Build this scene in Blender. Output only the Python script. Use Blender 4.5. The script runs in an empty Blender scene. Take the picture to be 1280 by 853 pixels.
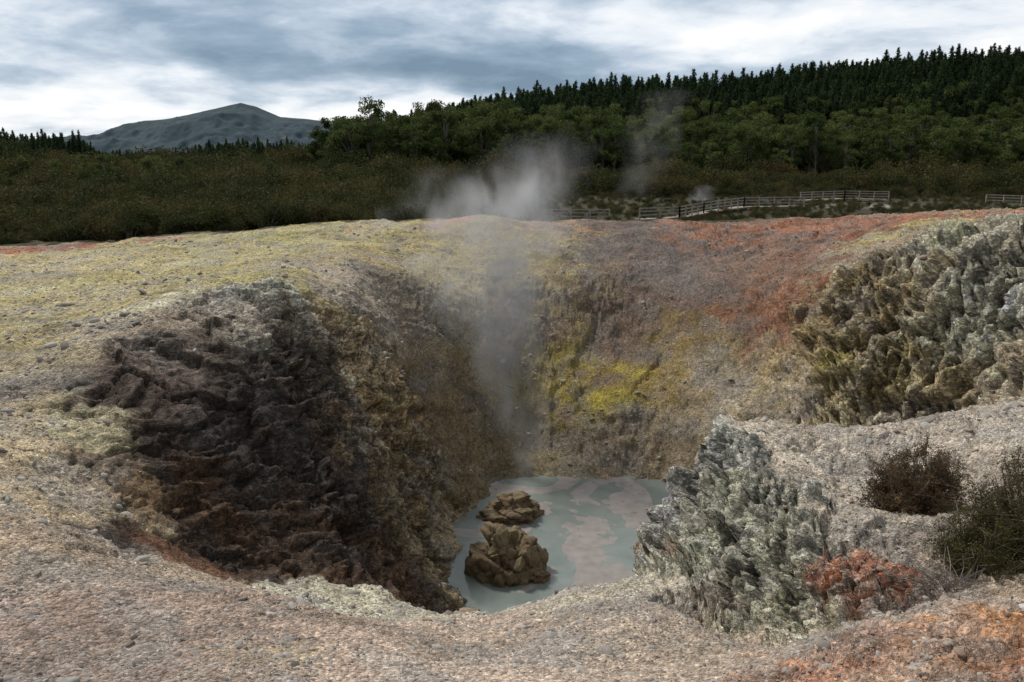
import bpy, math, numpy as np, bmesh
from mathutils import Vector
rng=np.random.default_rng(7)
scene=bpy.context.scene
scene.view_settings.view_transform='Standard'
scene.view_settings.look='None'
scene.view_settings.exposure=0
F=1038.0; PIT=math.radians(12); CH=5.0
cp,sp=math.cos(PIT),math.sin(PIT)
def ray(u,v):
    a=(u-640)/F; b=(426-v)/F; d=cp+b*sp
    return a/d,(-sp+b*cp)/d
def P(u,v,Y):
    a,s=ray(u,v); return (a*Y,Y,CH+s*Y)
# ---------------- camera
cam=bpy.data.cameras.new("camera"); co=bpy.data.objects.new("camera",cam); scene.collection.objects.link(co)
co.location=(0,0,CH); co.rotation_euler=(math.pi/2-PIT,0,0); cam.lens=29.2; cam.sensor_width=36; cam.clip_end=20000; cam.clip_start=0.05
scene.camera=co
# ---------------- noise
T=rng.random((64,64,64)).astype(np.float32)
def vnoise(p):
    i=np.floor(p).astype(np.int64); f=(p-i).astype(np.float32); f=f*f*f*(f*(f*6-15)+10)
    i0=i&63; i1=(i+1)&63
    x0,y0,z0=i0[:,0],i0[:,1],i0[:,2]; x1,y1,z1=i1[:,0],i1[:,1],i1[:,2]
    fx,fy,fz=f[:,0],f[:,1],f[:,2]
    a=T[x0,y0,z0]*(1-fx)+T[x1,y0,z0]*fx; b=T[x0,y1,z0]*(1-fx)+T[x1,y1,z0]*fx
    c=T[x0,y0,z1]*(1-fx)+T[x1,y0,z1]*fx; d=T[x0,y1,z1]*(1-fx)+T[x1,y1,z1]*fx
    return ((a*(1-fy)+b*fy)*(1-fz)+(c*(1-fy)+d*fy)*fz)*2-1
R=np.array([[0.36,0.48,-0.8],[-0.8,0.6,0],[0.48,0.64,0.6]])
def fbm(p,o=4,g=.5,l=2.03,ridge=False):
    s=0;a=1;t=0;q=p@R
    for k in range(o):
        n=vnoise(q+k*17.3)
        if ridge: n=1-2*np.abs(n)
        s=s+a*n;t+=a;a*=g;q=(q@R)*l
    return s/t
def facet(p,seed=0):
    """broken-rock facets: every Worley cell is a tilted plane. returns offset, edge distance, random"""
    p=p+seed*3.7; i=np.floor(p).astype(np.int64); n=len(p)
    b1=np.full(n,9.0);b2=np.full(n,9.0);bc=np.zeros((n,3),np.int64);bd=np.zeros((n,3))
    for ox in (-1,0,1):
        for oy in (-1,0,1):
            for oz in (-1,0,1):
                c=i+np.array([ox,oy,oz]); h=c&63
                j=np.stack([T[h[:,0],h[:,1],h[:,2]],T[h[:,1],h[:,2],h[:,0]-7],T[h[:,2],h[:,0],h[:,1]-11]],1)
                d=p-(c+j); d2=(d*d).sum(1); m=d2<b1; b2=np.where(m,b1,np.minimum(b2,d2)); b1=np.where(m,d2,b1); bc[m]=h[m]; bd[m]=d[m]
    h=bc; r=T[h[:,0]-3,h[:,1]-5,h[:,2]]; t=np.stack([T[h[:,0]-9,h[:,1],h[:,2]],T[h[:,0],h[:,1]-9,h[:,2]],T[h[:,0],h[:,1],h[:,2]-9]],1)*2-1
    return (r*2-1)*.55+(t*bd).sum(1)*1.3, np.sqrt(b2)-np.sqrt(b1), r
def ss(a,b,x):
    t=np.clip((x-a)/(b-a),0,1); return t*t*(3-2*t)
# ---------------- terrain control points (surveyed)
C=[(0,853,7),(200,853,7),(420,853,7.2),(640,853,7.5),(850,853,7.6),(0,760,8.6),(200,760,9),(400,770,9.4),(560,810,9.5),
(565,778,13),(700,790,9.5),(700,742,13.2),(840,706,14),(800,760,10.5),(500,756,14.0),(430,730,14.4),(630,768,13),(620,800,10.5),(815,735,12.3),
(250,720,12.0),(250,694,13.9),(340,716,14.2),(120,645,12.6),(60,600,13),(0,560,13),(0,650,10.5),(130,700,10.8),(350,760,10.5),
(430,690,15.8),(430,600,18.0),(410,500,20.3),(400,430,21.9),(150,560,14.9),(130,500,16.4),(80,470,17.4),(130,432,18.8),(230,402,20.4),(300,368,21.6),(350,350,22.2),(385,368,22.6),
(230,470,18.2),(300,450,19.0),(300,560,16.4),(300,640,15.1),(200,620,13.8),(350,400,21.0),(360,450,19.9),(360,520,18.6),(370,650,15.7),(200,540,15.8),(370,590,17.0),
(420,420,22.4),(440,480,21.6),(458,540,21.0),(480,640,20.1),(512,700,19.6),(540,752,19.2),(490,735,17.0),(458,690,17.3),(445,640,18.3),
(425,372,29),(455,410,28.6),(500,470,28.8),(480,520,27.6),(500,590,26.8),(512,640,25.6),(522,690,23.8),(560,640,28.8),(595,600,31.8),(330,343,29),(260,352,28),
(880,560,18.7),(920,547,20),(862,606,17.3),(856,660,15.8),(1000,547,20.5),(1100,540,21),(1200,520,21),(1280,497,20),
(940,600,15.2),(965,650,12.6),(1005,695,11.2),(882,722,13.8),(905,778,12.0),(962,824,9.9),(1035,768,9.4),(1050,600,17),
(1100,640,14.5),(1200,600,16),(1280,640,13),(1280,560,16.5),(1150,720,11),(1280,750,9),(1000,846,7.4),(1100,802,7.6),(1280,766,7.6),(1280,853,6),(1100,853,6.5),(1100,775,9),(1200,745,9.6),
(600,588,33),(700,583,34),(800,588,33.5),(845,590,33),(770,515,36),(650,540,36),(560,540,33),(560,460,35),(480,400,33),(440,362,32),(500,340,38),(400,330,36),
(600,400,40),(680,440,40),(600,320,46),(720,350,43),(780,430,40),(870,440,38),(880,380,41),(900,320,46),(1000,420,36),(1000,350,39),(960,470,34.5),(850,520,35),
(1050,450,31.5),(1040,520,30.2),(1100,400,31.5),(1060,340,34.5),(1150,460,29),(1200,410,28.8),(1150,345,31.5),(1200,330,29.8),(1190,310,32),(1100,322,33.5),(1280,312,28.5),(1280,400,26.8),(1280,480,25.3),(1200,490,27.5),(1100,525,28.8),
(900,520,33),(1000,540,30.5),
(100,303,50),(0,312,46),(300,290,50),(450,278,51),(600,272,52),(750,278,52),(850,284,50),(1000,276,50),(1130,270,50),(1280,262,48),
(200,350,32),(100,400,23),(0,380,26.5),(0,480,17),(300,320,40),(100,330,38),(1150,290,40),(700,300,48),(500,300,47)]
pts=[P(*c) for c in C]
pts+=[(1,25,-9.2),(3,28,-9.3),(2,31,-8.8),(.8,22.5,-8.8),(4,30,-9),(5,26.5,-8.8),(6.2,30,-8.8),(-.5,27,-8.8),(-1.6,24.8,-8.5),(3,22.5,-8.8),
(1,16.8,-6.0),(1,19,-8.1),(-1,16.5,-5.2),(3,17,-5.5),(2.6,19.5,-8),(4.4,22.8,-8.2),(6.6,25,-8.2),(8,28,-8.0),(9.3,25.8,-5),(8.2,31,-7.2),(-1,18,-6.6),(-.9,21.5,-8.4),(14,26.5,-4.2),(-3.2,23.6,-6.2),
(-22,8,.6),(-30,20,.6),(-38,40,.4),(-38,58,.2),(-20,58,.3),(0,60,.3),(20,60,.6),(38,58,1.2),(22,28,2.2),(36,35,2.6),(20,18,0),(32,20,1.6),(20,8,1.5),(0,0,2.6),(-12,-2,2),(12,-2,2.8),(0,4.5,1.0),(-6,4,1.1),(6,4,1.6),(12,9,.7)]
pts=np.array(pts); c2=.3
D=np.sqrt(((pts[:,None,:2]-pts[None,:,:2])**2).sum(-1)+c2)
n=len(pts); A=np.zeros((n+1,n+1)); A[:n,:n]=-D+0.12*np.eye(n); A[:n,n]=1;A[n,:n]=1
W=np.linalg.solve(A,np.append(pts[:,2],0))
def rbf(x,y):
    out=np.empty(len(x))
    for s in range(0,len(x),40000):
        xs=x[s:s+40000,None];ys=y[s:s+40000,None]
        out[s:s+40000]=-np.sqrt((xs-pts[:,0])**2+(ys-pts[:,1])**2+c2)@W[:n]+W[n]
    return out
def plain(x,y):
    z=np.interp(y,[-50,0,20,60,80,185,300,600,9000],[2,2,1.2,-.1,-.4,1.0,2.3,4,4])
    p=np.stack([x*.03,y*.03,x*0],1); z=z+.35*fbm(p,3)*ss(55,75,np.abs(y)+np.maximum(0,np.abs(x)-30))
    A_=np.interp(x,[-70,-45,0,30,50,75,100,160,300,500,900],[0,3,13,17,18,18,22,28,33,30,0])
    z=z+A_*ss(195,330,y)*(1-ss(500,900,y))
    return z
def base(x,y):
    w=(1-ss(34,50,np.abs(x-1)))*(1-ss(53,64,y))*ss(-14,-4,y)
    z=plain(x,y); m=w>0
    z[m]=z[m]*(1-w[m])+rbf(x[m],y[m])*w[m]
    return z
def hit(u,v):
    a,s=ray(u,v); Y=np.linspace(5.5,75,1400); h=base(a*Y,Y); k=np.where(CH+s*Y<h)[0]
    k=k[0] if len(k) else 1399
    return np.array([a*Y[k],Y[k],h[k]])
# ---------------- grid
xs=[0.0]
while xs[-1]<34: xs.append(xs[-1]+.030+.0022*xs[-1])
while xs[-1]<8000: xs.append(xs[-1]*1.1)
xs=np.array(xs); X=np.concatenate([-xs[:0:-1],xs])
ys=[4.5]
while ys[-1]<56: ys.append(ys[-1]*1.0033)
while ys[-1]<9000: ys.append(ys[-1]*1.035)
pre=[4.5]
while pre[-1]>-20: pre.append(pre[-1]-.15-.1*(4.5-pre[-1]))
pre+= [-60,-200,-1000]
Yv=np.array(pre[:0:-1]+ys)
nx,ny=len(X),len(Yv)
gx,gy=np.meshgrid(X,Yv); gz=base(gx.ravel(),gy.ravel()).reshape(ny,nx)
print("grid",nx,ny,nx*ny)
# colours: (u,v,rad px, r,g,b, crag)
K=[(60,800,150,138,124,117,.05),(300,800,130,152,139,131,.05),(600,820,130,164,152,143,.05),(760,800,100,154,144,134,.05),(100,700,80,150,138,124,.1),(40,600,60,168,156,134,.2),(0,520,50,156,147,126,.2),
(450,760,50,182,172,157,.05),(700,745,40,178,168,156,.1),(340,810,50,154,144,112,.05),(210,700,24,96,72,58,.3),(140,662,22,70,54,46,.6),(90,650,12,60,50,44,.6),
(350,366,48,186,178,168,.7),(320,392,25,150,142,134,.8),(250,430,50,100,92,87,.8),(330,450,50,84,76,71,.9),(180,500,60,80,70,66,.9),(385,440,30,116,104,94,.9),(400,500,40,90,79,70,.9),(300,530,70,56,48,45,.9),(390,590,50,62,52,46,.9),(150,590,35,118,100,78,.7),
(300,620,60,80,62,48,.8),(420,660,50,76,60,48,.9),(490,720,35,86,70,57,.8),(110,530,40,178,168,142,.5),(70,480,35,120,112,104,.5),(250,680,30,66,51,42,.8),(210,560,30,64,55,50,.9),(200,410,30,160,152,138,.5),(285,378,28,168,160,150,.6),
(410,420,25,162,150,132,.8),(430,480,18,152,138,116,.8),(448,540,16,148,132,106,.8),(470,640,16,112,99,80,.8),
(470,440,30,170,155,130,.8),(490,510,40,148,133,105,.8),(500,590,35,118,106,82,.8),(516,640,30,102,92,73,.8),
(545,665,25,145,135,112,.3),(440,365,30,152,145,134,.3),
(60,400,80,156,149,114,.1),(200,350,80,158,152,112,.1),(30,460,50,136,130,112,.1),(330,310,80,158,153,116,.1),(100,330,60,164,156,122,.1),(170,385,40,178,170,150,.1),(350,297,25,106,114,66,.1),(450,320,50,142,132,104,.1),(420,345,40,150,143,130,.1),(250,365,14,126,128,78,.1),(80,360,30,182,174,148,.1),(260,330,30,178,170,142,.1),(140,420,25,150,143,128,.1),(20,350,40,150,144,118,.1),
(50,312,16,145,96,80,.1),(200,299,14,142,108,94,.1),(420,288,12,150,122,102,.1),(560,279,14,165,128,106,.1),(700,284,16,146,118,100,.1),(850,290,20,128,98,84,.2),(900,292,20,136,98,80,.2),(1050,290,30,138,98,80,.2),(1150,286,25,160,154,108,.2),(1240,272,20,148,108,89,.2),(1000,312,30,118,90,77,.2),(1080,315,25,138,124,102,.3),(1110,300,25,152,142,120,.3),
(520,390,50,122,115,104,.25),(560,330,50,152,143,102,.1),(650,330,60,142,132,96,.1),(600,430,50,118,110,90,.2),(560,520,50,112,102,82,.3),(700,400,50,112,103,89,.15),(720,480,36,128,118,60,.15),(780,490,20,152,145,62,.1),(690,450,30,124,116,66,.1),(620,470,24,124,116,70,.2),(830,470,25,124,112,64,.2),
(800,330,60,102,93,91,.15),(780,400,50,108,94,84,.15),(880,350,50,108,96,91,.15),(860,440,40,122,108,70,.15),(940,395,38,126,94,76,.15),(960,330,40,120,98,86,.15),(770,540,40,122,113,98,.3),(650,560,40,108,101,83,.2),(700,587,25,134,128,110,.3),
(900,480,45,140,130,110,.35),(960,500,40,164,155,134,.5),(1010,420,40,150,135,102,.6),(1060,440,26,164,156,92,.9),(1110,460,35,165,155,118,1),(1080,380,40,154,141,112,1),(1150,370,40,168,157,128,1),(1220,380,50,196,186,163,1),(1250,440,40,164,154,134,1),
(1060,510,40,170,160,135,.8),(1180,480,30,160,150,122,1),(1180,318,30,186,176,155,.8),(1260,325,40,180,170,155,.9),
(905,570,30,204,194,176,1),(870,600,25,206,196,178,1),(885,680,35,196,184,164,1),(950,710,40,194,182,161,1),(900,760,30,156,146,131,1),(935,640,25,200,189,169,1),(980,750,25,188,176,155,1),(1050,600,60,170,164,155,.1),(1200,540,60,160,154,146,.1),(1050,650,35,164,157,147,.3),(1075,708,14,168,110,82,.6),(1070,750,16,108,76,60,.7),
(1000,790,30,180,169,150,1),(1150,700,35,138,129,120,.3),(1250,600,50,152,146,138,.2),(1050,825,45,165,122,98,.4),(1200,810,60,180,128,93,.4),(1270,840,40,162,114,86,.4),(1150,845,40,160,134,116,.3),(950,843,22,140,114,98,.3),(845,692,14,165,128,100,.6)]
def lin(c): 
    c=np.array(c)/255.0; return np.where(c<.04045,c/12.92,((c+.055)/1.055)**2.4)
GAIN=np.array([1.60,1.49,1.34])
kp=[];kr=[];kc=[]
for k in K:
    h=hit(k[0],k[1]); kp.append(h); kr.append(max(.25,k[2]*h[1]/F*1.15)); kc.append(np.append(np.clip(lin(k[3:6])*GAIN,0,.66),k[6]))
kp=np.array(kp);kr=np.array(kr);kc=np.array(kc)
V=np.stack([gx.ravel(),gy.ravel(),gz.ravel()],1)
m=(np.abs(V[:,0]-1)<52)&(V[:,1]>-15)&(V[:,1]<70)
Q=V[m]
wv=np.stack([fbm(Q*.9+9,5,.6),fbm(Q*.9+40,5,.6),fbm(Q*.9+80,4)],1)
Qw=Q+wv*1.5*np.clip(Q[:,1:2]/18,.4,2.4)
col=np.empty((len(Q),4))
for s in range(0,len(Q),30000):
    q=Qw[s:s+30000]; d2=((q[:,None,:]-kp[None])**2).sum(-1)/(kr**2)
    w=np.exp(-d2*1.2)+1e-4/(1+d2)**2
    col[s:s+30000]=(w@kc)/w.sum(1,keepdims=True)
def normals(V):
    G=V.reshape(ny,nx,3); dx=np.gradient(G,axis=1); dy=np.gradient(G,axis=0)
    N=np.cross(dx,dy); return (N/np.linalg.norm(N,axis=2,keepdims=True)).reshape(-1,3)
N=normals(V)[m]
slope=np.sqrt(np.maximum(0,1-N[:,2]**2))/np.maximum(N[:,2],.05)
inside=(1-ss(50,54,Q[:,1]))
rightc=ss(10.5,13,Q[:,0])*ss(20,24,Q[:,1]); frontz=1-ss(30,33,Q[:,1])
spur=ss(2,3.5,Q[:,0])*(1-ss(21,23,Q[:,1]))
crag=np.clip(col[:,3]*(.85+.25*spur)+.25*ss(.7,1.4,slope)*np.maximum(rightc,frontz),0,1.05)*inside
near=np.clip(Q[:,1]/15,.4,1.3)
sl=np.clip(np.maximum(rightc,spur),0,1); sel=sl[:,None]
warp=np.stack([fbm(Q*.5+3,3),fbm(Q*.5+23,3),fbm(Q*.5+53,3)],1)
Ar=Q*np.array([1.6,1.3,.40]); Al=Q@np.array([[.45,.0,.45],[.0,.7,.45],[-.25,.0,2.3]])
B=(Al*(1-sel)+Ar*sel)/np.clip(Q[:,1:2]/20,.55,1.3)+warp*.9
f1,e1,r1=facet(B*.62,1); f2,e2,r2=facet(B*1.7+wv*.3,5); f3,e3,r3=facet(B*4.6+wv*.5,9)
disp=crag*near*((.17+.18*sl)*f1+(.10+.10*sl)*f2+.06*f3-(.07+.11*sl)*(1-ss(0,.10,e2))-(.09+.10*sl)*(1-ss(0,.07,e1)))
disp+=crag*near*(.36*sl*fbm(Q*np.array([1.3,1.3,.25])+5,5,.58,2.1,True)+.12*spur*fbm(Q*np.array([2.8,2.8,.5])+15,4,.6,2.1,True))
disp+=crag*(1-sl)*.10*fbm(Al*1.2+5,4,.55,2.1,True)
ang=np.arctan2(Q[:,0]-2,Q[:,1]-27); soft=(1-np.minimum(crag,1))*ss(.25,.6,slope)*inside
disp+=soft*.20*near*fbm(np.stack([ang*9+wv[:,0],Q[:,2]*.12,ang*0],1)+4,4,.6,2.1,True)
disp+=.16*fbm(Q*.35+70,3)*near+.08*fbm(Q*1.3+11,4)+.045*fbm(Q*4+2,5,.65)+.014*np.maximum(0,fbm(Q*10+2,3,.6))
# low hummocks and runnels on the plateau
disp+=.14*near*(1-np.minimum(crag,1))*(1-ss(.2,.5,slope))*ss(14,20,Q[:,1])*fbm(Q*np.array([.5,.8,.5])+21,4,.55,2.1,True)
disp-=.1*crag*near
disp*= (1-ss(56,66,Q[:,1]))*(1-ss(40,50,np.abs(Q[:,0]-1)))
V2=V.copy(); V2[m]=Q+N*disp[:,None]
COL=np.zeros((len(V),4),np.float32); 
sc=fbm(np.stack([V[:,0]*.05,V[:,1]*.05,V[:,0]*0],1)+3,4)
COL[:,0]=.045+.02*sc; COL[:,1]=.042+.015*sc; COL[:,2]=.018
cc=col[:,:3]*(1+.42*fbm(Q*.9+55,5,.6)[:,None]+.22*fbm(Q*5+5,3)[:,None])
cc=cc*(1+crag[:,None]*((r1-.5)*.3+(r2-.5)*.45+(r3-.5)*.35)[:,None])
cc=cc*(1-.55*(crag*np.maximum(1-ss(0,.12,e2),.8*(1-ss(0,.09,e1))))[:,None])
lum=cc.mean(1,keepdims=True); dust=ss(-.16,.34,fbm(Q*.8+33,6,.65))[:,None]*.6
cc=cc*(1-dust)+(lum*.6+.4*np.clip(lum,.1,.30))*np.array([1.06,1.0,.91])*dust
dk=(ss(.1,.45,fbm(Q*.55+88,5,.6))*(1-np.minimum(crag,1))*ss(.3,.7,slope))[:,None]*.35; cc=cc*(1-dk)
dk2=(ss(.15,.4,fbm(Q*np.array([.6,1.1,.6])+123,6,.65))*(1-np.minimum(crag,1))*(1-ss(.3,.5,slope))*ss(12,18,Q[:,1]))[:,None]*.4; cc=cc*(1-dk2)
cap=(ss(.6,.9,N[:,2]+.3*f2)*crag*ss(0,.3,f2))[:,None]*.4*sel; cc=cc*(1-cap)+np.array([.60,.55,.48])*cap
rimw=1-ss(-.8,.8,Q[:,1]-(np.interp(Q[:,0],[-50,-28,-10,0,12,25,40],[46,48,52,54,52,52.5,51])+.9*wv[:,0]*2))
rimw*= (1-ss(40,50,np.abs(Q[:,0]-1)))
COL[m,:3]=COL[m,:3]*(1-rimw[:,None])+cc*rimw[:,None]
pp=np.exp(-(((V[:,0]-44)/6)**2+((V[:,1]-106)/5)**2)); COL[:,:3]=COL[:,:3]*(1-pp[:,None])+np.array([.45,.42,.38])*pp[:,None]
COL=np.clip(COL,.010,.7); COL[:,3]=0; COL[m,3]=np.minimum(crag,1)
def mkmesh(name,V,Fc,smooth=True):
    me=bpy.data.meshes.new(name); V=np.asarray(V,np.float32); Fc=np.asarray(Fc,np.int32); k=Fc.shape[1]
    me.vertices.add(len(V)); me.vertices.foreach_set("co",V.ravel())
    me.loops.add(Fc.size); me.loops.foreach_set("vertex_index",Fc.ravel())
    me.polygons.add(len(Fc)); me.polygons.foreach_set("loop_start",np.arange(0,Fc.size,k,dtype=np.int32)); 
    me.polygons.foreach_set("use_smooth",np.full(len(Fc),smooth))
    me.update(calc_edges=True); return me
def obj(name,me,mats=(),link=True):
    o=bpy.data.objects.new(name,me)
    for mm in mats: me.materials.append(mm)
    if link: scene.collection.objects.link(o)
    return o
I=np.arange(nx*ny).reshape(ny,nx)
Fq=np.stack([I[:-1,:-1],I[:-1,1:],I[1:,1:],I[1:,:-1]],-1).reshape(-1,4)
gme=mkmesh("ground",V2,Fq)
ca=gme.color_attributes.new("Col",'FLOAT_COLOR','POINT')
c4=COL.copy(); c4[:,3]=1; ca.data.foreach_set("color",c4.ravel())
at=gme.attributes.new("crag",'FLOAT','POINT'); at.data.foreach_set("value",COL[:,3].copy())
at=gme.attributes.new("gravel",'FLOAT','POINT'); gv=np.zeros(len(V),np.float32); gv[m]=rimw*(1-.85*np.minimum(crag,1)); at.data.foreach_set("value",gv)
# ---------------- material helpers
class NT:
    def __init__(s,name):
        s.m=bpy.data.materials.new(name); s.m.use_nodes=True; s.t=s.m.node_tree; s.b=s.t.nodes["Principled BSDF"]; s.out=s.t.nodes["Material Output"]
        s.b.inputs["Specular IOR Level"].default_value=.25
    def n(s,ty,**k):
        x=s.t.nodes.new(ty)
        for a,b in k.items():
            if a.startswith("i_"):
                key=a[2:]; key=int(key) if key.isdigit() else key.replace("_"," "); x.inputs[key].default_value=b
            else: setattr(x,a,b)
        return x
    def l(s,a,b): s.t.links.new(a,b)
    def math(s,op,a,b=None,c=None,clamp=False):
        x=s.t.nodes.new("ShaderNodeMath"); x.operation=op; x.use_clamp=clamp
        for i,v in enumerate((a,b,c)):
            if v is None: continue
            if isinstance(v,(int,float)): x.inputs[i].default_value=v
            else: s.l(v,x.inputs[i])
        return x.outputs[0]
    def noise(s,vec,scale,detail=4,rough=.55,dist=0):
        x=s.n("ShaderNodeTexNoise",i_Scale=scale,i_Detail=detail,i_Roughness=rough,i_Distortion=dist)
        if vec is not None: s.l(vec,x.inputs["Vector"])
        return x.outputs["Fac"]
    def ramp(s,f,stops,interp='LINEAR'):
        x=s.n("ShaderNodeValToRGB"); x.color_ramp.interpolation=interp; e=x.color_ramp.elements
        while len(e)<len(stops): e.new(.5)
        for a,(p,c) in zip(e,stops):
            a.position=p; a.color=(*c,1) if isinstance(c,tuple) else (c,c,c,1)
        s.l(f,x.inputs[0]); return x.outputs[0]
    def mix(s,f,a,b,mode='MIX'):
        x=s.t.nodes.new("ShaderNodeMix"); x.data_type='RGBA'; x.blend_type=mode
        for v,i in ((f,0),(a,6),(b,7)):
            if isinstance(v,(int,float)): x.inputs[i].default_value=v
            elif isinstance(v,tuple): x.inputs[i].default_value=(*v,1)
            else: s.l(v,x.inputs[i])
        return x.outputs[2]
def pos(t): return t.n("ShaderNodeNewGeometry").outputs["Position"]
# ground material
t=NT("volcanic_ground"); ps=pos(t)
c=t.n("ShaderNodeAttribute",attribute_name="Col").outputs["Color"]
cr=t.n("ShaderNodeAttribute",attribute_name="crag").outputs["Fac"]
gr=t.n("ShaderNodeAttribute",attribute_name="gravel").outputs["Fac"]
n2=t.noise(ps,6,6,.75); n3=t.noise(ps,32,3,.7)
vo=t.n("ShaderNodeTexVoronoi",i_Scale=22.0); t.l(ps,vo.inputs["Vector"])
vo2=t.n("ShaderNodeTexVoronoi",i_Scale=9.0); t.l(ps,vo2.inputs["Vector"])
k=t.math('MULTIPLY',t.math('MULTIPLY_ADD',n2,2.3,-.12),t.math('MULTIPLY_ADD',n3,1.6,.25))
sepc=t.n("ShaderNodeSeparateColor"); t.l(vo.outputs["Color"],sepc.inputs[0])
st=t.math('MULTIPLY_ADD',sepc.outputs[0],.8,-.36)
st=t.math('MULTIPLY_ADD',st,gr,1.0); k=t.math('MULTIPLY',k,st); k=t.math('MAXIMUM',k,.12)
wp=t.n("ShaderNodeVectorMath",operation='MULTIPLY'); t.l(ps,wp.inputs[0]); wp.inputs[1].default_value=(1,1,1.9)
cn_=t.noise(wp.outputs[0],3.2,5,.7,.6)
crk=t.ramp(cn_,[(.44,1.0),(.495,.2),(.505,.2),(.56,1.0)])
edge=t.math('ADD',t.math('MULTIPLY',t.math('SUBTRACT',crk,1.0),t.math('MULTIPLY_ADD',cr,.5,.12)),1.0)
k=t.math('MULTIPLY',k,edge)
pf=t.ramp(t.noise(ps,16,4,.75),[(.56,0.0),(.64,1.0)]); k=t.math('MULTIPLY',k,t.math('MULTIPLY_ADD',pf,.45,1.0))
kc_=t.n("ShaderNodeCombineColor"); [t.l(k,kc_.inputs[i]) for i in range(3)]
cl=t.mix(1.0,c,kc_.outputs[0],'MULTIPLY')
fl=t.ramp(t.noise(ps,4,5,.7),[(.58,0.0),(.70,1.0)]); cl=t.mix(t.math('MULTIPLY',t.math('MULTIPLY',fl,gr),.22),cl,(.26,.17,.10))
t.l(cl,t.b.inputs["Base Color"]); t.b.inputs["Roughness"].default_value=.85
hb=t.math('MULTIPLY',n2,.10); hb=t.math('ADD',hb,t.math('MULTIPLY',n3,.035)); hb=t.math('SUBTRACT',hb,t.math('MULTIPLY',t.math('MULTIPLY',vo.outputs["Distance"],gr),.055))
hb=t.math('SUBTRACT',hb,t.math('MULTIPLY',t.math('MULTIPLY',vo2.outputs["Distance"],gr),.05))
hb=t.math('ADD',hb,t.math('MULTIPLY',edge,.09))
bp=t.n("ShaderNodeBump",i_Strength=1.0,i_Distance=1.0); t.l(hb,bp.inputs["Height"]); t.l(bp.outputs[0],t.b.inputs["Normal"])
ground=obj("ground",gme,[t.m])
Zg=V2[:,2].reshape(ny,nx)
def gsample(x,y):
    x=np.atleast_1d(x).astype(float); y=np.atleast_1d(y).astype(float)
    i=np.clip(np.searchsorted(X,x)-1,0,nx-2); j=np.clip(np.searchsorted(Yv,y)-1,0,ny-2)
    fx=np.clip((x-X[i])/(X[i+1]-X[i]),0,1); fy=np.clip((y-Yv[j])/(Yv[j+1]-Yv[j]),0,1)
    return (Zg[j,i]*(1-fx)+Zg[j,i+1]*fx)*(1-fy)+(Zg[j+1,i]*(1-fx)+Zg[j+1,i+1]*fx)*fy
# ---------------- water pool
wx=np.linspace(-5,9.5,60); wy=np.linspace(16.5,35.5,60); WX,WY=np.meshgrid(wx,wy)
II=np.arange(3600).reshape(60,60); wf=np.stack([II[:-1,:-1],II[:-1,1:],II[1:,1:],II[1:,:-1]],-1).reshape(-1,4)
t=NT("milky_pool_water"); ps=pos(t)
na=t.noise(ps,.25,4,.5,1.2); mk=t.ramp(na,[(.49,0.0),(.505,1.0)])
nb=t.noise(ps,.6,4,.5,.8); cw=t.ramp(nb,[(.3,(.15,.185,.172)),(.7,(.24,.275,.255))])
cmud=t.ramp(t.noise(ps,2.5,5),[(.3,(.24,.215,.20)),(.7,(.33,.305,.29))])
cx=t.mix(mk,cw,cmud)
sk=t.ramp(t.noise(ps,3.2,6,.7),[(.60,0.0),(.66,1.0)]); cx=t.mix(t.math('MULTIPLY',t.math('MULTIPLY',sk,mk),.7),cx,(.07,.055,.05))
t.l(cx,t.b.inputs["Base Color"]); t.l(t.math('MULTIPLY_ADD',mk,.3,.14),t.b.inputs["Roughness"]); t.b.inputs["Specular IOR Level"].default_value=.5
bp=t.n("ShaderNodeBump",i_Strength=.15,i_Distance=.05); t.l(t.noise(ps,5,3),bp.inputs["Height"]); t.l(bp.outputs[0],t.b.inputs["Normal"])
obj("pool_water",mkmesh("pool_water",np.stack([WX.ravel(),WY.ravel(),np.full(3600,-8.0)],1),wf),[t.m])
# ---------------- rocks
def ico(sub):
    bm=bmesh.new(); bmesh.ops.create_icosphere(bm,subdivisions=sub,radius=1); v=np.array([x.co[:] for x in bm.verts]); f_=np.array([[a.index for a in x.verts] for x in bm.faces]); bm.free(); return v,f_
def rockmesh(name,sc,sub,seed):
    v,f_=ico(sub); fa,ea,_=facet(v*1.1+seed,2); fb,eb,_=facet(v*3.0+seed,3)
    d=1+.22*fbm(v*1.3+seed,3)+.22*fa+.09*fb-.08*(1-ss(0,.12,eb))+.05*fbm(v*7+seed,3)
    return mkmesh(name,v*d[:,None]*np.array(sc),f_)
t=NT("brown_pool_rock"); ps=pos(t)
rc=t.ramp(t.noise(ps,2.2,8,.7),[(.3,(.07,.05,.03)),(.48,(.22,.16,.10)),(.6,(.25,.205,.115)),(.75,(.44,.39,.31))])
t.l(rc,t.b.inputs["Base Color"]); t.b.inputs["Roughness"].default_value=.85
bp=t.n("ShaderNodeBump",i_Strength=.9,i_Distance=.15); t.l(t.noise(ps,6,8,.7),bp.inputs["Height"]); t.l(bp.outputs[0],t.b.inputs["Normal"]); rockm=t.m
def onwater(u,v): 
    a,s=ray(u,v); Y=-13/s; return a*Y,Y
for (u,v,sc,rz,sd,dz) in [(632,708,(1.2,1.25,1.35),.3,3,-.05),(640,644,(1.25,.9,.68),-.2,9,0),(672,724,(.4,.3,.3),.7,14,0)]:
    x,y=onwater(u,v); o=obj("boulder",rockmesh("boulder",sc,6,sd),[rockm]); o.location=(x,y,-7.95+dz); o.rotation_euler=(0,0,rz)
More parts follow.
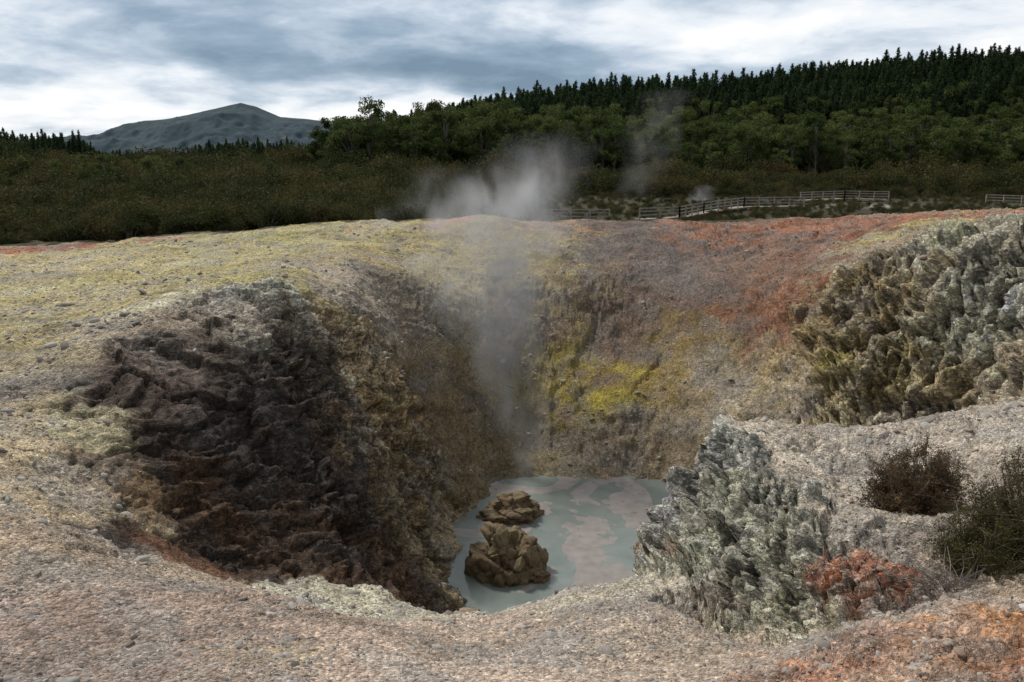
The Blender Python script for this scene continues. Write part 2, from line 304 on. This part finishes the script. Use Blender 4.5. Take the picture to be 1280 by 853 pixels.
# ---------------- instancing
def instancer(name,pts_,scl,rot,idx,coll):
    me=bpy.data.meshes.new(name); k=len(pts_); me.vertices.add(k); me.vertices.foreach_set("co",np.asarray(pts_,np.float32).ravel())
    for nm,ar in (("scl",scl),("rot",rot)):
        a=me.attributes.new(nm,'FLOAT_VECTOR','POINT'); a.data.foreach_set("vector",np.asarray(ar,np.float32).ravel())
    a=me.attributes.new("idx",'INT','POINT'); a.data.foreach_set("value",np.asarray(idx,np.int32))
    o=obj(name,me); ng=bpy.data.node_groups.new(name+"_gn",'GeometryNodeTree')
    ng.interface.new_socket("Geometry",in_out='INPUT',socket_type='NodeSocketGeometry'); ng.interface.new_socket("Geometry",in_out='OUTPUT',socket_type='NodeSocketGeometry')
    gi=ng.nodes.new("NodeGroupInput"); go=ng.nodes.new("NodeGroupOutput"); ip=ng.nodes.new("GeometryNodeInstanceOnPoints"); ci=ng.nodes.new("GeometryNodeCollectionInfo")
    ci.inputs["Collection"].default_value=coll; ci.inputs["Separate Children"].default_value=True; ci.inputs["Reset Children"].default_value=True
    def na(nm,ty):
        q=ng.nodes.new("GeometryNodeInputNamedAttribute"); q.data_type=ty; q.inputs["Name"].default_value=nm; return q.outputs["Attribute"]
    L=ng.links.new; L(gi.outputs[0],ip.inputs["Points"]); L(ci.outputs[0],ip.inputs["Instance"]); ip.inputs["Pick Instance"].default_value=True
    L(na("idx",'INT'),ip.inputs["Instance Index"]); L(na("rot",'FLOAT_VECTOR'),ip.inputs["Rotation"]); L(na("scl",'FLOAT_VECTOR'),ip.inputs["Scale"]); L(ip.outputs[0],go.inputs[0])
    md=o.modifiers.new("instances",'NODES'); md.node_group=ng; return o
def coll(name,objs):
    c_=bpy.data.collections.new(name)
    for o in objs: c_.objects.link(o)
    return c_
# pebbles
t=NT("loose_stone"); oi=t.n("ShaderNodeObjectInfo"); 
rc=t.ramp(oi.outputs["Random"],[(0,(.20,.17,.15)),(.3,(.36,.33,.30)),(.7,(.48,.46,.42)),(.92,(.36,.26,.19)),(1,(.65,.62,.57))])
nn=t.noise(t.n("ShaderNodeTexCoord").outputs["Object"],2.5,4,.7); cc2=t.mix(.5,rc,t.ramp(nn,[(.25,.2),(.75,1.0)]),'MULTIPLY'); t.l(cc2,t.b.inputs["Base Color"]); t.b.inputs["Roughness"].default_value=.9
pebm=t.m
pebs=coll("stone_templates",[obj(f"stone_{i}",rockmesh("stone",(1,.8+.1*i,.6),2,20+i*7),[pebm],False) for i in range(5)])
fc=V2[Fq[:,0]]; area=(X[1:]-X[:-1])[None,:]*(Yv[1:]-Yv[:-1])[:,None]; area=area.ravel()
g_=gv[Fq[:,0]]*ss(.12,.25,COL[Fq[:,0],:3].mean(1)); az=np.abs(fc[:,0])<.72*fc[:,1]+3
wt=area*g_*az*(fc[:,1]>4.5)*(fc[:,1]<50)/(np.maximum(fc[:,1],6)**1.9)*(fc[:,2]>-8.2)
cluster=ss(-.2,.5,fbm(fc*.8+99,3)); wt=wt*(.15+cluster)
NP=60000
ix=rng.choice(len(fc),NP,p=wt/wt.sum()); a=rng.random((NP,2))
q0,q1,q3=V2[Fq[ix,0]],V2[Fq[ix,1]],V2[Fq[ix,3]]; pp_=q0+(q1-q0)*a[:,:1]+(q3-q0)*a[:,1:]
s=.0105*np.exp(rng.normal(0,.68,NP))*np.clip(pp_[:,1]/8,.8,2.4); s=np.clip(s,.006,.16)
pp_[:,2]-=.25*s
instancer("loose_stones",pp_,np.stack([s,s,s*.8],1)*(.7+.6*rng.random((NP,3))),rng.normal(size=(NP,3))*np.array([.4,.4,6]),rng.integers(0,5,NP),pebs)
# ---------------- vegetation
def leafmat(name,stops):
    t=NT(name); oi=t.n("ShaderNodeObjectInfo"); ps=pos(t)
    f_=t.math('ADD',t.math('MULTIPLY',oi.outputs["Random"],.6),t.math('MULTIPLY',t.noise(ps,.6,2,.7),.4))
    rc=t.ramp(f_,stops); ob=t.n("ShaderNodeTexCoord").outputs["Object"]
    rc=t.mix(1.0,rc,t.ramp(t.noise(ob,1.0,3,.7),[(.3,.4),(.7,1.7)]),'MULTIPLY')
    t.l(rc,t.b.inputs["Base Color"]); t.b.inputs["Roughness"].default_value=.8; t.b.inputs["Specular IOR Level"].default_value=.1
    tr=t.n("ShaderNodeBsdfTranslucent"); t.l(rc,tr.inputs[0]); ms=t.n("ShaderNodeMixShader"); ms.inputs[0].default_value=.25; t.l(t.b.outputs[0],ms.inputs[1]); t.l(tr.outputs[0],ms.inputs[2]); t.l(ms.outputs[0],t.out.inputs[0]); return t.m
t=NT("bark"); t.l(t.ramp(t.noise(pos(t),6,5),[(.3,(.09,.07,.06)),(.7,(.24,.21,.18))]),t.b.inputs["Base Color"]); bark=t.m
def quads(cn,sz,asp,rg,up=None):
    k=len(cn); d=rg.normal(size=(k,3)); 
    if up is not None: d=d*(1-up)+np.array([0,0,1])*up*2
    d/=np.linalg.norm(d,axis=1,keepdims=True); r=np.cross(d,rg.normal(size=(k,3))); r/=np.linalg.norm(r,axis=1,keepdims=True); b=np.cross(d,r)
    sz=np.broadcast_to(sz,(k,))[:,None]; r=r*sz*.5; b=b*sz*.5*asp
    v=np.stack([cn-r,cn-b*.9,cn+r,cn+b*.9],1).reshape(-1,3); return v,np.arange(4*k).reshape(-1,4)
def tube(pts_,rad,ns=5):
    pts_=np.array(pts_,float); v=[];f_=[]
    for i,p in enumerate(pts_):
        d=pts_[min(i+1,len(pts_)-1)]-pts_[max(i-1,0)]; d/=np.linalg.norm(d)+1e-9; a=np.cross(d,[.3,.9,.1]); a/=np.linalg.norm(a); b=np.cross(d,a)
        for j in range(ns):
            th=2*math.pi*j/ns; v.append(p+rad[i]*(a*math.cos(th)+b*math.sin(th)))
    for i in range(len(pts_)-1):
        for j in range(ns): f_.append([i*ns+j,i*ns+(j+1)%ns,(i+1)*ns+(j+1)%ns,(i+1)*ns+j])
    return np.array(v),np.array(f_)
def join(name,parts,mats,link=False):
    V_=[];F_=[];M_=[];o=0
    for v,f_,mi in parts:
        V_.append(v);F_.append(f_+o);M_.append(np.full(len(f_),mi,np.int32));o+=len(v)
    me=mkmesh(name,np.concatenate(V_),np.concatenate(F_),False); ob_=obj(name,me,mats,link); me.polygons.foreach_set("material_index",np.concatenate(M_)); return ob_
pinem=leafmat("pine_needles",[(0.1,(.020,.038,.016)),(.5,(.036,.062,.025)),(.9,(.060,.090,.035))])
broadm=leafmat("broadleaf_foliage",[(0.1,(.042,.062,.020)),(.5,(.080,.112,.032)),(.9,(.150,.170,.056))])
scrubm=leafmat("scrub_foliage",[(0.05,(.020,.028,.010)),(.4,(.050,.060,.019)),(.65,(.082,.074,.026)),(.95,(.125,.088,.038))])
def pine(i):
    rg=np.random.default_rng(100+i); H=16; parts=[(*tube([(0,0,-1),(0,0,H*.5),(0,0,H*.97)],[.25,.16,.03]),0)]
    cn=[]
    for z in np.arange(2.5,H,.40):
        r=min((1-z/H)**.7*3.4,2.8)*(.7+.55*rg.random())+.10; nb=int(5+r*2.6)
        for b in range(nb):
            th=rg.random()*6.28; rr=r*(.55+.55*rg.random()); ns_=int(4+rr*7)
            for q in rg.random(ns_)**.7: cn.append((math.cos(th)*rr*q,math.sin(th)*rr*q,z+.5*q*rr*.6+rg.normal()*.15))
    cn=np.array(cn); cn+=rg.normal(size=cn.shape)*.14; v,f_=quads(cn,.38+.3*rg.random(len(cn)),.5,rg,.3); parts.append((v,f_,1)); return join(f"pine_{i}",parts,[bark,pinem])
def broad(i,H=12,mat=broadm):
    rg=np.random.default_rng(200+i); parts=[]; cn=[]
    lean=rg.normal(size=2)*.5; parts.append((*tube([(0,0,-1),(lean[0]*.4,lean[1]*.4,H*.35),(lean[0],lean[1],H*.8)],[.22,.16,.05]),0))
    for c_ in range(20):
        th=rg.random()*6.28; z=H*(.34+.60*rg.random()); rr=H*.25*math.sqrt(max(.04,1-((z/H-.6)/.42)**2))*(.25+.8*rg.random()); ctr=np.array([lean[0]+math.cos(th)*rr,lean[1]+math.sin(th)*rr,z])
        parts.append((*tube([(lean[0]*.5,lean[1]*.5,z*.55),ctr*.5+np.array([lean[0],lean[1],z*.8])*.5,ctr],[.08,.05,.02],4),0))
        d=rg.normal(size=(200,3)); d/=np.linalg.norm(d,axis=1,keepdims=True); d*=(rg.random((200,1))**.45)*np.array([1.3,1.3,.85])*(.6+.6*rg.random()); cn.append(ctr+d)
    cn=np.concatenate(cn); v,f_=quads(cn,.26+.16*rg.random(len(cn)),.7,rg,.3); parts.append((v,f_,1)); return join(f"broadleaf_{i}",parts,[bark,mat])
def shrub(i):
    rg=np.random.default_rng(300+i); parts=[];cn=[]
    for c_ in range(9):
        th=rg.random()*6.28; rr=.75*rg.random(); z=.25+.65*rg.random()*(1-.4*rr); ctr=np.array([math.cos(th)*rr,math.sin(th)*rr,z]); parts.append((*tube([(0,0,-.3),ctr*.6,ctr],[.04,.02,.01],4),0))
        d=rg.normal(size=(130,3)); d/=np.linalg.norm(d,axis=1,keepdims=True); cn.append(ctr+d*(rg.random((130,1))**.4)*np.array([.42,.42,.32]))
    cn=np.concatenate(cn); v,f_=quads(cn,.06+.05*rg.random(len(cn)),.6,rg,.3); parts.append((v,f_,1)); return join(f"shrub_{i}",parts,[bark,scrubm])
pc=coll("pine_templates",[pine(i) for i in range(4)]); bc=coll("broadleaf_templates",[broad(i) for i in range(5)]); shc=coll("shrub_templates",[shrub(i) for i in range(5)])
def place(name,x,y,s,c_,k,sink=.1,zj=.12):
    z=plain(x,y) if name!="scrub" else gsample(x,y)
    q=np.stack([x,y,z-sink],1); S=np.stack([s,s,s*(1+zj*rng.normal(size=len(s)))],1); Rr=np.stack([rng.normal(size=len(s))*.03,rng.normal(size=len(s))*.03,rng.random(len(s))*6.28],1)
    instancer(name,q,S,Rr,rng.integers(0,k,len(s)),c_)
def gridpts(x0,x1,y0,y1,st):
    a,b=np.meshgrid(np.arange(x0,x1,st),np.arange(y0,y1,st)); a=a.ravel()+rng.uniform(-.45,.45,a.size)*st; b=b.ravel()+rng.uniform(-.45,.45,b.size)*st; return a,b
x,y=gridpts(-60,400,232,390,4.2); 
edge_=np.interp(x,[-60,-45,-10,60,420],[330,262,244,240,262]); k_=y>edge_; x,y=x[k_],y[k_]; s=.80+.26*rng.random(len(x)); place("pine_forest",x,y,s,pc,4,zj=.07)
x,y=gridpts(-48,400,186,262,4.6); left=np.interp(x,[-48,-38,0,60,420],[215,190,186,190,196]); k_=(y>left+8*fbm(np.stack([x*.05,x*0,x*0],1),3)); x,y=x[k_],y[k_]
s=(.72+.55*rng.random(len(x)))*np.interp(y,[188,262],[.95,1.0])*np.interp(x,[-48,-10,30,400],[1.1,1.2,1.0,.95]); place("native_forest",x,y,s,bc,5)
x,y=gridpts(-460,-60,430,560,7.0); u_=640+F*x/y*1.03
ht=np.interp(u_,[-200,0,100,125,230,255,330,400,430,600],[18,17,15,8,8,13,13,11,9,9]); s=ht/16*(.9+.2*rng.random(len(x))); place("distant_pine_forest",x,y,s,pc,4)
ns_=19000; y=np.exp(rng.uniform(math.log(49),math.log(330),ns_)); x=rng.uniform(-.78,.8,ns_)*y
k_=(y>np.interp(x,[-60,-30,-20,-8,5,60],[48.5,49.5,52.5,57,61,59]))&~((y>187)&(x>-50)); 
fen=(x>3)&(x<75)&(y<124); k_&=~(fen&(rng.random(ns_)<.45)); x,y,fen=x[k_],y[k_],fen[k_]
lowf=np.exp(1.3*fbm(np.stack([x*.09,y*.09,x*0],1)+7,3))
s=np.interp(y,[50,58,80,150,330],[.6,1.15,1.4,1.7,2.2])*np.exp(rng.normal(0,.45,len(x)))*lowf; s=np.where(fen,np.minimum(s*.5,.62),s)
s=np.where((x>-10)&(~fen)&(y<130),s*.55,s); s=np.minimum(s,.035*y)
place("scrub",x,y,s,shc,5,.05)
x,y=gridpts(-130,-40,110,300,9); k_=rng.random(len(x))<.3; place("native_forest",x[k_],y[k_],.28+.25*rng.random(k_.sum()),bc,5)
# ---------------- bushes near
def bush(u,v,Y,w,h,seed,nb=46,leaf=.028,mat=None):
    rg=np.random.default_rng(seed); x0,y0,_=P(u,v,Y); z0=float(gsample(x0,y0)[0]); parts=[];cn=[]
    for b in range(nb):
        th=rg.random()*6.28; rr=math.sqrt(rg.random()); tip=np.array([math.cos(th)*rr*w*.5,math.sin(th)*rr*w*.45,h*(1-.6*rr*rr)*(.55+.5*rg.random())]); st=np.array([math.cos(th)*.12*rr*w,math.sin(th)*.12*rr*w,-.15])
        mid=(st+tip)*.5+rg.normal(size=3)*.05+np.array([0,0,-.05]); parts.append((*tube([st,mid,tip],[.018,.011,.004],4),0))
        for q in range(12):
            tt=.15+.85*rg.random(); p=st*(1-tt)**2+2*mid*tt*(1-tt)+tip*tt*tt; e=p+rg.normal(size=3)*np.array([.17,.17,.12])+np.array([0,0,.05]); parts.append((*tube([p,(p+e)/2+rg.normal(size=3)*.01,e],[.005,.004,.002],3),0))
            tq=rg.random((60,1)); cn.append(p*(1-tq)+e*tq+rg.normal(size=(60,3))*.032)
    cn=np.concatenate(cn); v_,f_=quads(cn,leaf*(.6+.8*rg.random(len(cn))),.55,rg,.2); parts.append((v_,f_,1)); o=join("heath_shrub",parts,[bark,mat],True); o.location=(x0,y0,z0); return o
heath=leafmat("heath_leaves",[(0.0,(.08,.056,.034)),(.45,(.13,.09,.048)),(.9,(.14,.125,.052))]); heath2=leafmat("heath_leaves_green",[(0.0,(.085,.068,.03)),(.45,(.12,.11,.038)),(.9,(.19,.18,.06))])
bush(1137,662,14.4,2.0,1.45,1,80,.034,heath); bush(1225,750,10.6,1.4,1.15,2,68,.028,heath2); bush(1280,740,10.9,1.8,1.75,3,95,.028,heath2)
rg=np.random.default_rng(5); parts=[]; x0,y0,_=P(1180,765,9.8); z0=float(gsample(x0,y0)[0])
for i in range(110):
    th=rg.random()*6.28; L_=.2+.5*rg.random(); s0=rg.normal(size=3)*np.array([.15,.12,.02]); e=s0+np.array([math.cos(th)*L_,math.sin(th)*L_,.05+.25*rg.random()]); parts.append((*tube([s0,(s0+e)/2+rg.normal(size=3)*.04,e],[.006,.005,.002],3),0))
t=NT("dead_wood"); t.b.inputs["Base Color"].default_value=(.2,.175,.155,1); o=join("dead_twigs",parts,[t.m],True); o.location=(x0,y0,z0+.02)
# ---------------- fences
t=NT("weathered_wood"); t.l(t.ramp(t.noise(pos(t),3,4),[(.3,(.20,.175,.15)),(.7,(.42,.37,.32))]),t.b.inputs["Base Color"]); wood=t.m
def box(a,b,w,h):
    a=np.array(a,float);b=np.array(b,float); d=b-a; L_=np.linalg.norm(d); d/=L_; sd=np.cross(d,[0,0,1]) if abs(d[2])<.9 else np.array([1.,0,0]); sd/=np.linalg.norm(sd); up=np.cross(sd,d)
    v=np.array([p+sx*sd*w/2+sz*up*h/2 for p in (a,b) for sx,sz in ((-1,-1),(1,-1),(1,1),(-1,1))]); f_=np.array([[0,3,2,1],[4,5,6,7],[0,1,5,4],[1,2,6,5],[2,3,7,6],[3,0,4,7]]); return v,f_
def fence(poly,lift=0.,deck=False):
    parts=[]; poly=np.array(poly,float); 
    for a,b in zip(poly[:-1],poly[1:]):
        L_=np.linalg.norm(b-a); k=max(1,int(round(L_/1.9))); q=[a+(b-a)*i/k for i in range(k+1)]
        g=[np.array([p[0],p[1],float(gsample(p[0],p[1])[0])+lift]) for p in q]
        for i,p in enumerate(g):
            parts.append((*box(p-[0,0,.5+lift],p+[0,0,1.15],.13,.13),0))
            if i<k:
                for h in (.45,.8,1.1): parts.append((*box(p+[0,.09,h],g[i+1]+[0,.09,h],.04,.11),0))
                if deck: parts.append((*box(p+[0,.8,.0],g[i+1]+[0,.8,.0],1.4,.12),0))
    return join("wooden_fence",parts,[wood],True)
def px(u,Y): return (ray(u,255)[0]*Y,Y)
fence([px(690,80),px(762,80)],.2); fence([px(800,80),px(850,82),px(880,88),px(930,97),px(1005,99)],.3,True); fence([px(1000,112),px(1055,116),px(1110,115)],.3,True); fence([px(1232,105),px(1300,100)],.3)
# ---------------- mountain
mx=np.linspace(-2700,-300,300); my=np.linspace(3000,4600,140); MX,MY=np.meshgrid(mx,my)
prof=[(60,190),(115,172),(150,162),(180,151),(215,148),(250,140),(285,131),(300,128),(320,133),(350,146),(400,151),(440,162),(480,178),(540,200)]
px_=[ray(u,v)[0]*3700 for u,v in prof]; pz=[CH+ray(u,v)[1]*3700 for u,v in prof]
pr=np.interp(MX.ravel(),px_,pz,left=0,right=0); yy=(MY.ravel()-3700); 
q=np.stack([MX.ravel()/200,MY.ravel()/420,MX.ravel()*0],1); r_=fbm(q+5,6,.55,2.1,True)
fall=np.where(yy<0,np.clip(1+yy/700,0,1)**.9,np.clip(1-yy/900,0,1)); mz=pr*fall+ r_*45*np.clip(-yy/300,0,1)*(fall>0)+4*r_
MI=np.arange(mx.size*my.size).reshape(my.size,mx.size); mf=np.stack([MI[:-1,:-1],MI[:-1,1:],MI[1:,1:],MI[1:,:-1]],-1).reshape(-1,4)
t=NT("hazy_bush_mountain"); ps=pos(t); rc=t.ramp(t.noise(ps,.02,8,.75),[(.3,(.022,.042,.060)),(.55,(.040,.070,.085)),(.70,(.075,.110,.105))])  # blue of the aerial haze is put into the base colour, no haze volume
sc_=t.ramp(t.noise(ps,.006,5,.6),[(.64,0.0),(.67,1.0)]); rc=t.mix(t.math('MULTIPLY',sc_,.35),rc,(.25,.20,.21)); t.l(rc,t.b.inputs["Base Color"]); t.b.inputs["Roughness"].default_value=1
obj("mountain",mkmesh("mountain",np.stack([MX.ravel(),MY.ravel(),mz],1),mf),[t.m])
# ---------------- steam
def steam(name,ax,dens,nscale=.55,lo=.42,hi=.75):
    ax=np.array(ax,float); z0,z1=ax[0,2],ax[-1,2]; v,f_=tube(ax[:,:3],ax[:,3]*1.35,12); NS=12
    nk=len(v); v=np.vstack([v,ax[0,:3],ax[-1,:3]]); L_=len(ax)-1
    tris=[[i*NS+j,i*NS+(j+1)%NS,(i+1)*NS+(j+1)%NS] for i in range(L_) for j in range(NS)]+[[i*NS+j,(i+1)*NS+(j+1)%NS,(i+1)*NS+j] for i in range(L_) for j in range(NS)]
    tris+=[[nk,(j+1)%NS,j] for j in range(NS)]+[[nk+1,L_*NS+j,L_*NS+(j+1)%NS] for j in range(NS)]
    o=obj(name,mkmesh(name,v,np.array(tris)))
    t=NT("steam_vapour"); t.t.nodes.remove(t.b); ps=pos(t); sx=t.n("ShaderNodeSeparateXYZ"); t.l(ps,sx.inputs[0])
    tt=t.n("ShaderNodeMapRange"); t.l(sx.outputs[2],tt.inputs[0]); tt.inputs[1].default_value=z0; tt.inputs[2].default_value=z1; tt=tt.outputs[0]
    def curve(vals):
        vals=np.array(vals); a,b=vals.min(),vals.max()+1e-6; fcv=t.n("ShaderNodeFloatCurve"); cu=fcv.mapping.curves[0]; tz=(ax[:,2]-z0)/(z1-z0); nv=(vals-a)/(b-a)
        cu.points[0].location=(0,nv[0]); cu.points[1].location=(1,nv[-1])
        for q_,w_ in zip(tz[1:-1],nv[1:-1]): cu.points.new(q_,w_)
        fcv.mapping.update(); t.l(tt,fcv.inputs["Value"]); return t.math('MULTIPLY_ADD',fcv.outputs[0],float(b-a),float(a))
    nw=t.n("ShaderNodeTexNoise",i_Scale=nscale*.7,i_Detail=1.0); t.l(ps,nw.inputs["Vector"]); sw=t.n("ShaderNodeSeparateColor"); t.l(nw.outputs["Color"],sw.inputs[0])
    rr=curve(ax[:,3]); dx=t.math('DIVIDE',t.math('SUBTRACT',sx.outputs[0],curve(ax[:,0])),rr); dy=t.math('DIVIDE',t.math('SUBTRACT',sx.outputs[1],curve(ax[:,1])),rr)
    dx=t.math('ADD',dx,t.math('MULTIPLY_ADD',sw.outputs[0],1.6,-.8)); dy=t.math('ADD',dy,t.math('MULTIPLY_ADD',sw.outputs[1],1.6,-.8))
    d2=t.math('ADD',t.math('MULTIPLY',dx,dx),t.math('MULTIPLY',dy,dy)); fo=t.math('SUBTRACT',1.0,d2,clamp=True); fo=t.math('MULTIPLY',fo,fo)
    sv=t.n("ShaderNodeVectorMath",operation='MULTIPLY'); sv.inputs[1].default_value=(1,1,.55); t.l(ps,sv.inputs[0])
    nn=t.ramp(t.noise(sv.outputs[0],nscale,3,.6,.8),[(lo,0.0),(hi,1.0)])
    de=t.math('MULTIPLY',t.math('MULTIPLY',t.math('MULTIPLY',fo,nn),curve(ax[:,4])),dens)
    vol=t.n("ShaderNodeVolumePrincipled"); vol.inputs["Color"].default_value=(.98,.98,.99,1); vol.inputs["Anisotropy"].default_value=.35; t.l(de,vol.inputs["Density"]); t.l(vol.outputs[0],t.out.inputs["Volume"])
    t.m.cycles.volume_step_rate=.9; o.data.materials.append(t.m); return o
def A_(u,v,Y,rp,d): p=P(u,v,Y); return (*p,rp*Y/F,d)
steam("steam_plume",[A_(655,600,33.5,26,1.0),A_(662,540,34,38,1.2),A_(655,460,35,54,1.),A_(635,400,36,74,.75),A_(620,340,37,108,.6),A_(615,280,38,115,.5),A_(640,240,39,100,.36),A_(670,200,40,90,.15),A_(700,160,40,80,.0)],1.6)
steam("steam_plume",[A_(490,290,58,40,.3),A_(515,265,58,50,.55),A_(540,240,58,50,.35),A_(570,205,58,50,.0)],.45,.4)
steam("steam_plume",[A_(640,280,62,70,.6),A_(655,250,62,75,.7),A_(675,220,62,65,.35),A_(700,190,62,60,.12),A_(730,160,62,60,.0)],.45,.4)
steam("steam_plume",[A_(790,260,125,30,.4),A_(800,215,125,32,.6),A_(820,170,125,38,.6),A_(840,110,125,40,.0)],.13,.2)
steam("steam_plume",[A_(872,268,112,18,1.),A_(875,250,112,18,1.),A_(885,230,112,20,.0)],.4,.5)
# ---------------- world
SE,SR=math.radians(48),math.radians(-42)
w=bpy.data.worlds.new("World"); scene.world=w; w.use_nodes=True
class WN(NT):
    def __init__(s): s.t=w.node_tree
t=WN(); bg=t.t.nodes["Background"]
sky=t.n("ShaderNodeTexSky",sky_type='NISHITA',sun_disc=False,sun_elevation=SE,sun_rotation=SR); 
dr=t.n("ShaderNodeTexCoord").outputs["Generated"]; sx=t.n("ShaderNodeSeparateXYZ"); t.l(dr,sx.inputs[0])
den=t.math('ADD',t.math('MAXIMUM',sx.outputs[2],0.0),.20); cb=t.n("ShaderNodeCombineXYZ"); t.l(t.math('DIVIDE',sx.outputs[0],den),cb.inputs[0]); t.l(t.math('DIVIDE',sx.outputs[1],den),cb.inputs[1]); cb.inputs[2].default_value=7.7
vec=cb.outputs[0]
a=t.noise(vec,.8,2,.5,.3); b=t.noise(vec,2.4,8,.56,.2)
f_=t.math('ADD',t.math('MULTIPLY',a,.5),t.math('MULTIPLY',b,.5))
def lobe(c_,wd,amp):
    sb=t.n("ShaderNodeVectorMath",operation='SUBTRACT'); t.l(dr,sb.inputs[0]); sb.inputs[1].default_value=c_
    ml=t.n("ShaderNodeVectorMath",operation='DIVIDE'); t.l(sb.outputs[0],ml.inputs[0]); ml.inputs[1].default_value=wd
    dt=t.n("ShaderNodeVectorMath",operation='DOT_PRODUCT'); t.l(ml.outputs[0],dt.inputs[0]); t.l(ml.outputs[0],dt.inputs[1])
    return t.math('MULTIPLY',t.math('EXPONENT',t.math('MULTIPLY',dt.outputs["Value"],-1.0)),amp)
for L_ in (lobe((-.16,.98,.10),(.28,1,.025),-.11),lobe((.27,.95,.15),(.17,1,.035),.14),lobe((-.30,.95,.055),(.5,1,.020),.15),lobe((-.35,.90,.16),(.3,1,.03),.03)): f_=t.math('ADD',f_,L_)
clc=t.ramp(f_,[(.34,(.17,.25,.345)),(.43,(.29,.39,.50)),(.50,(.49,.58,.69)),(.57,(.80,.85,.91)),(.64,(1.0,1.0,1.0))])
ov=t.n("ShaderNodeMapRange"); t.l(sx.outputs[2],ov.inputs[0]); ov.inputs[1].default_value=.2; ov.inputs[2].default_value=.5; ov.inputs[3].default_value=0; ov.inputs[4].default_value=.75
clc=t.mix(ov.outputs[0],clc,(.60,.60,.60))
skl=t.mix(1.0,sky.outputs[0],(.1,.1,.1),'MULTIPLY')
fin=t.mix(.93,skl,clc)
bk=t.n("ShaderNodeMapRange"); t.l(sx.outputs[1],bk.inputs[0]); bk.inputs[1].default_value=-.5; bk.inputs[2].default_value=.4; bk.inputs[3].default_value=.72; bk.inputs[4].default_value=1.05
kc_=t.n("ShaderNodeCombineColor"); [t.l(bk.outputs[0],kc_.inputs[i]) for i in range(3)]
fin=t.mix(1.0,fin,kc_.outputs[0],'MULTIPLY'); t.l(fin,bg.inputs[0]); bg.inputs[1].default_value=1.0
sl_=bpy.data.lights.new("sun",'SUN'); sl_.energy=2.8; sl_.angle=math.radians(7); sl_.color=(1,.94,.86); so=bpy.data.objects.new("sun",sl_); scene.collection.objects.link(so)
sd=Vector((math.sin(SR)*math.cos(SE),math.cos(SR)*math.cos(SE),math.sin(SE))); so.rotation_euler=(-sd).to_track_quat('-Z','Y').to_euler()
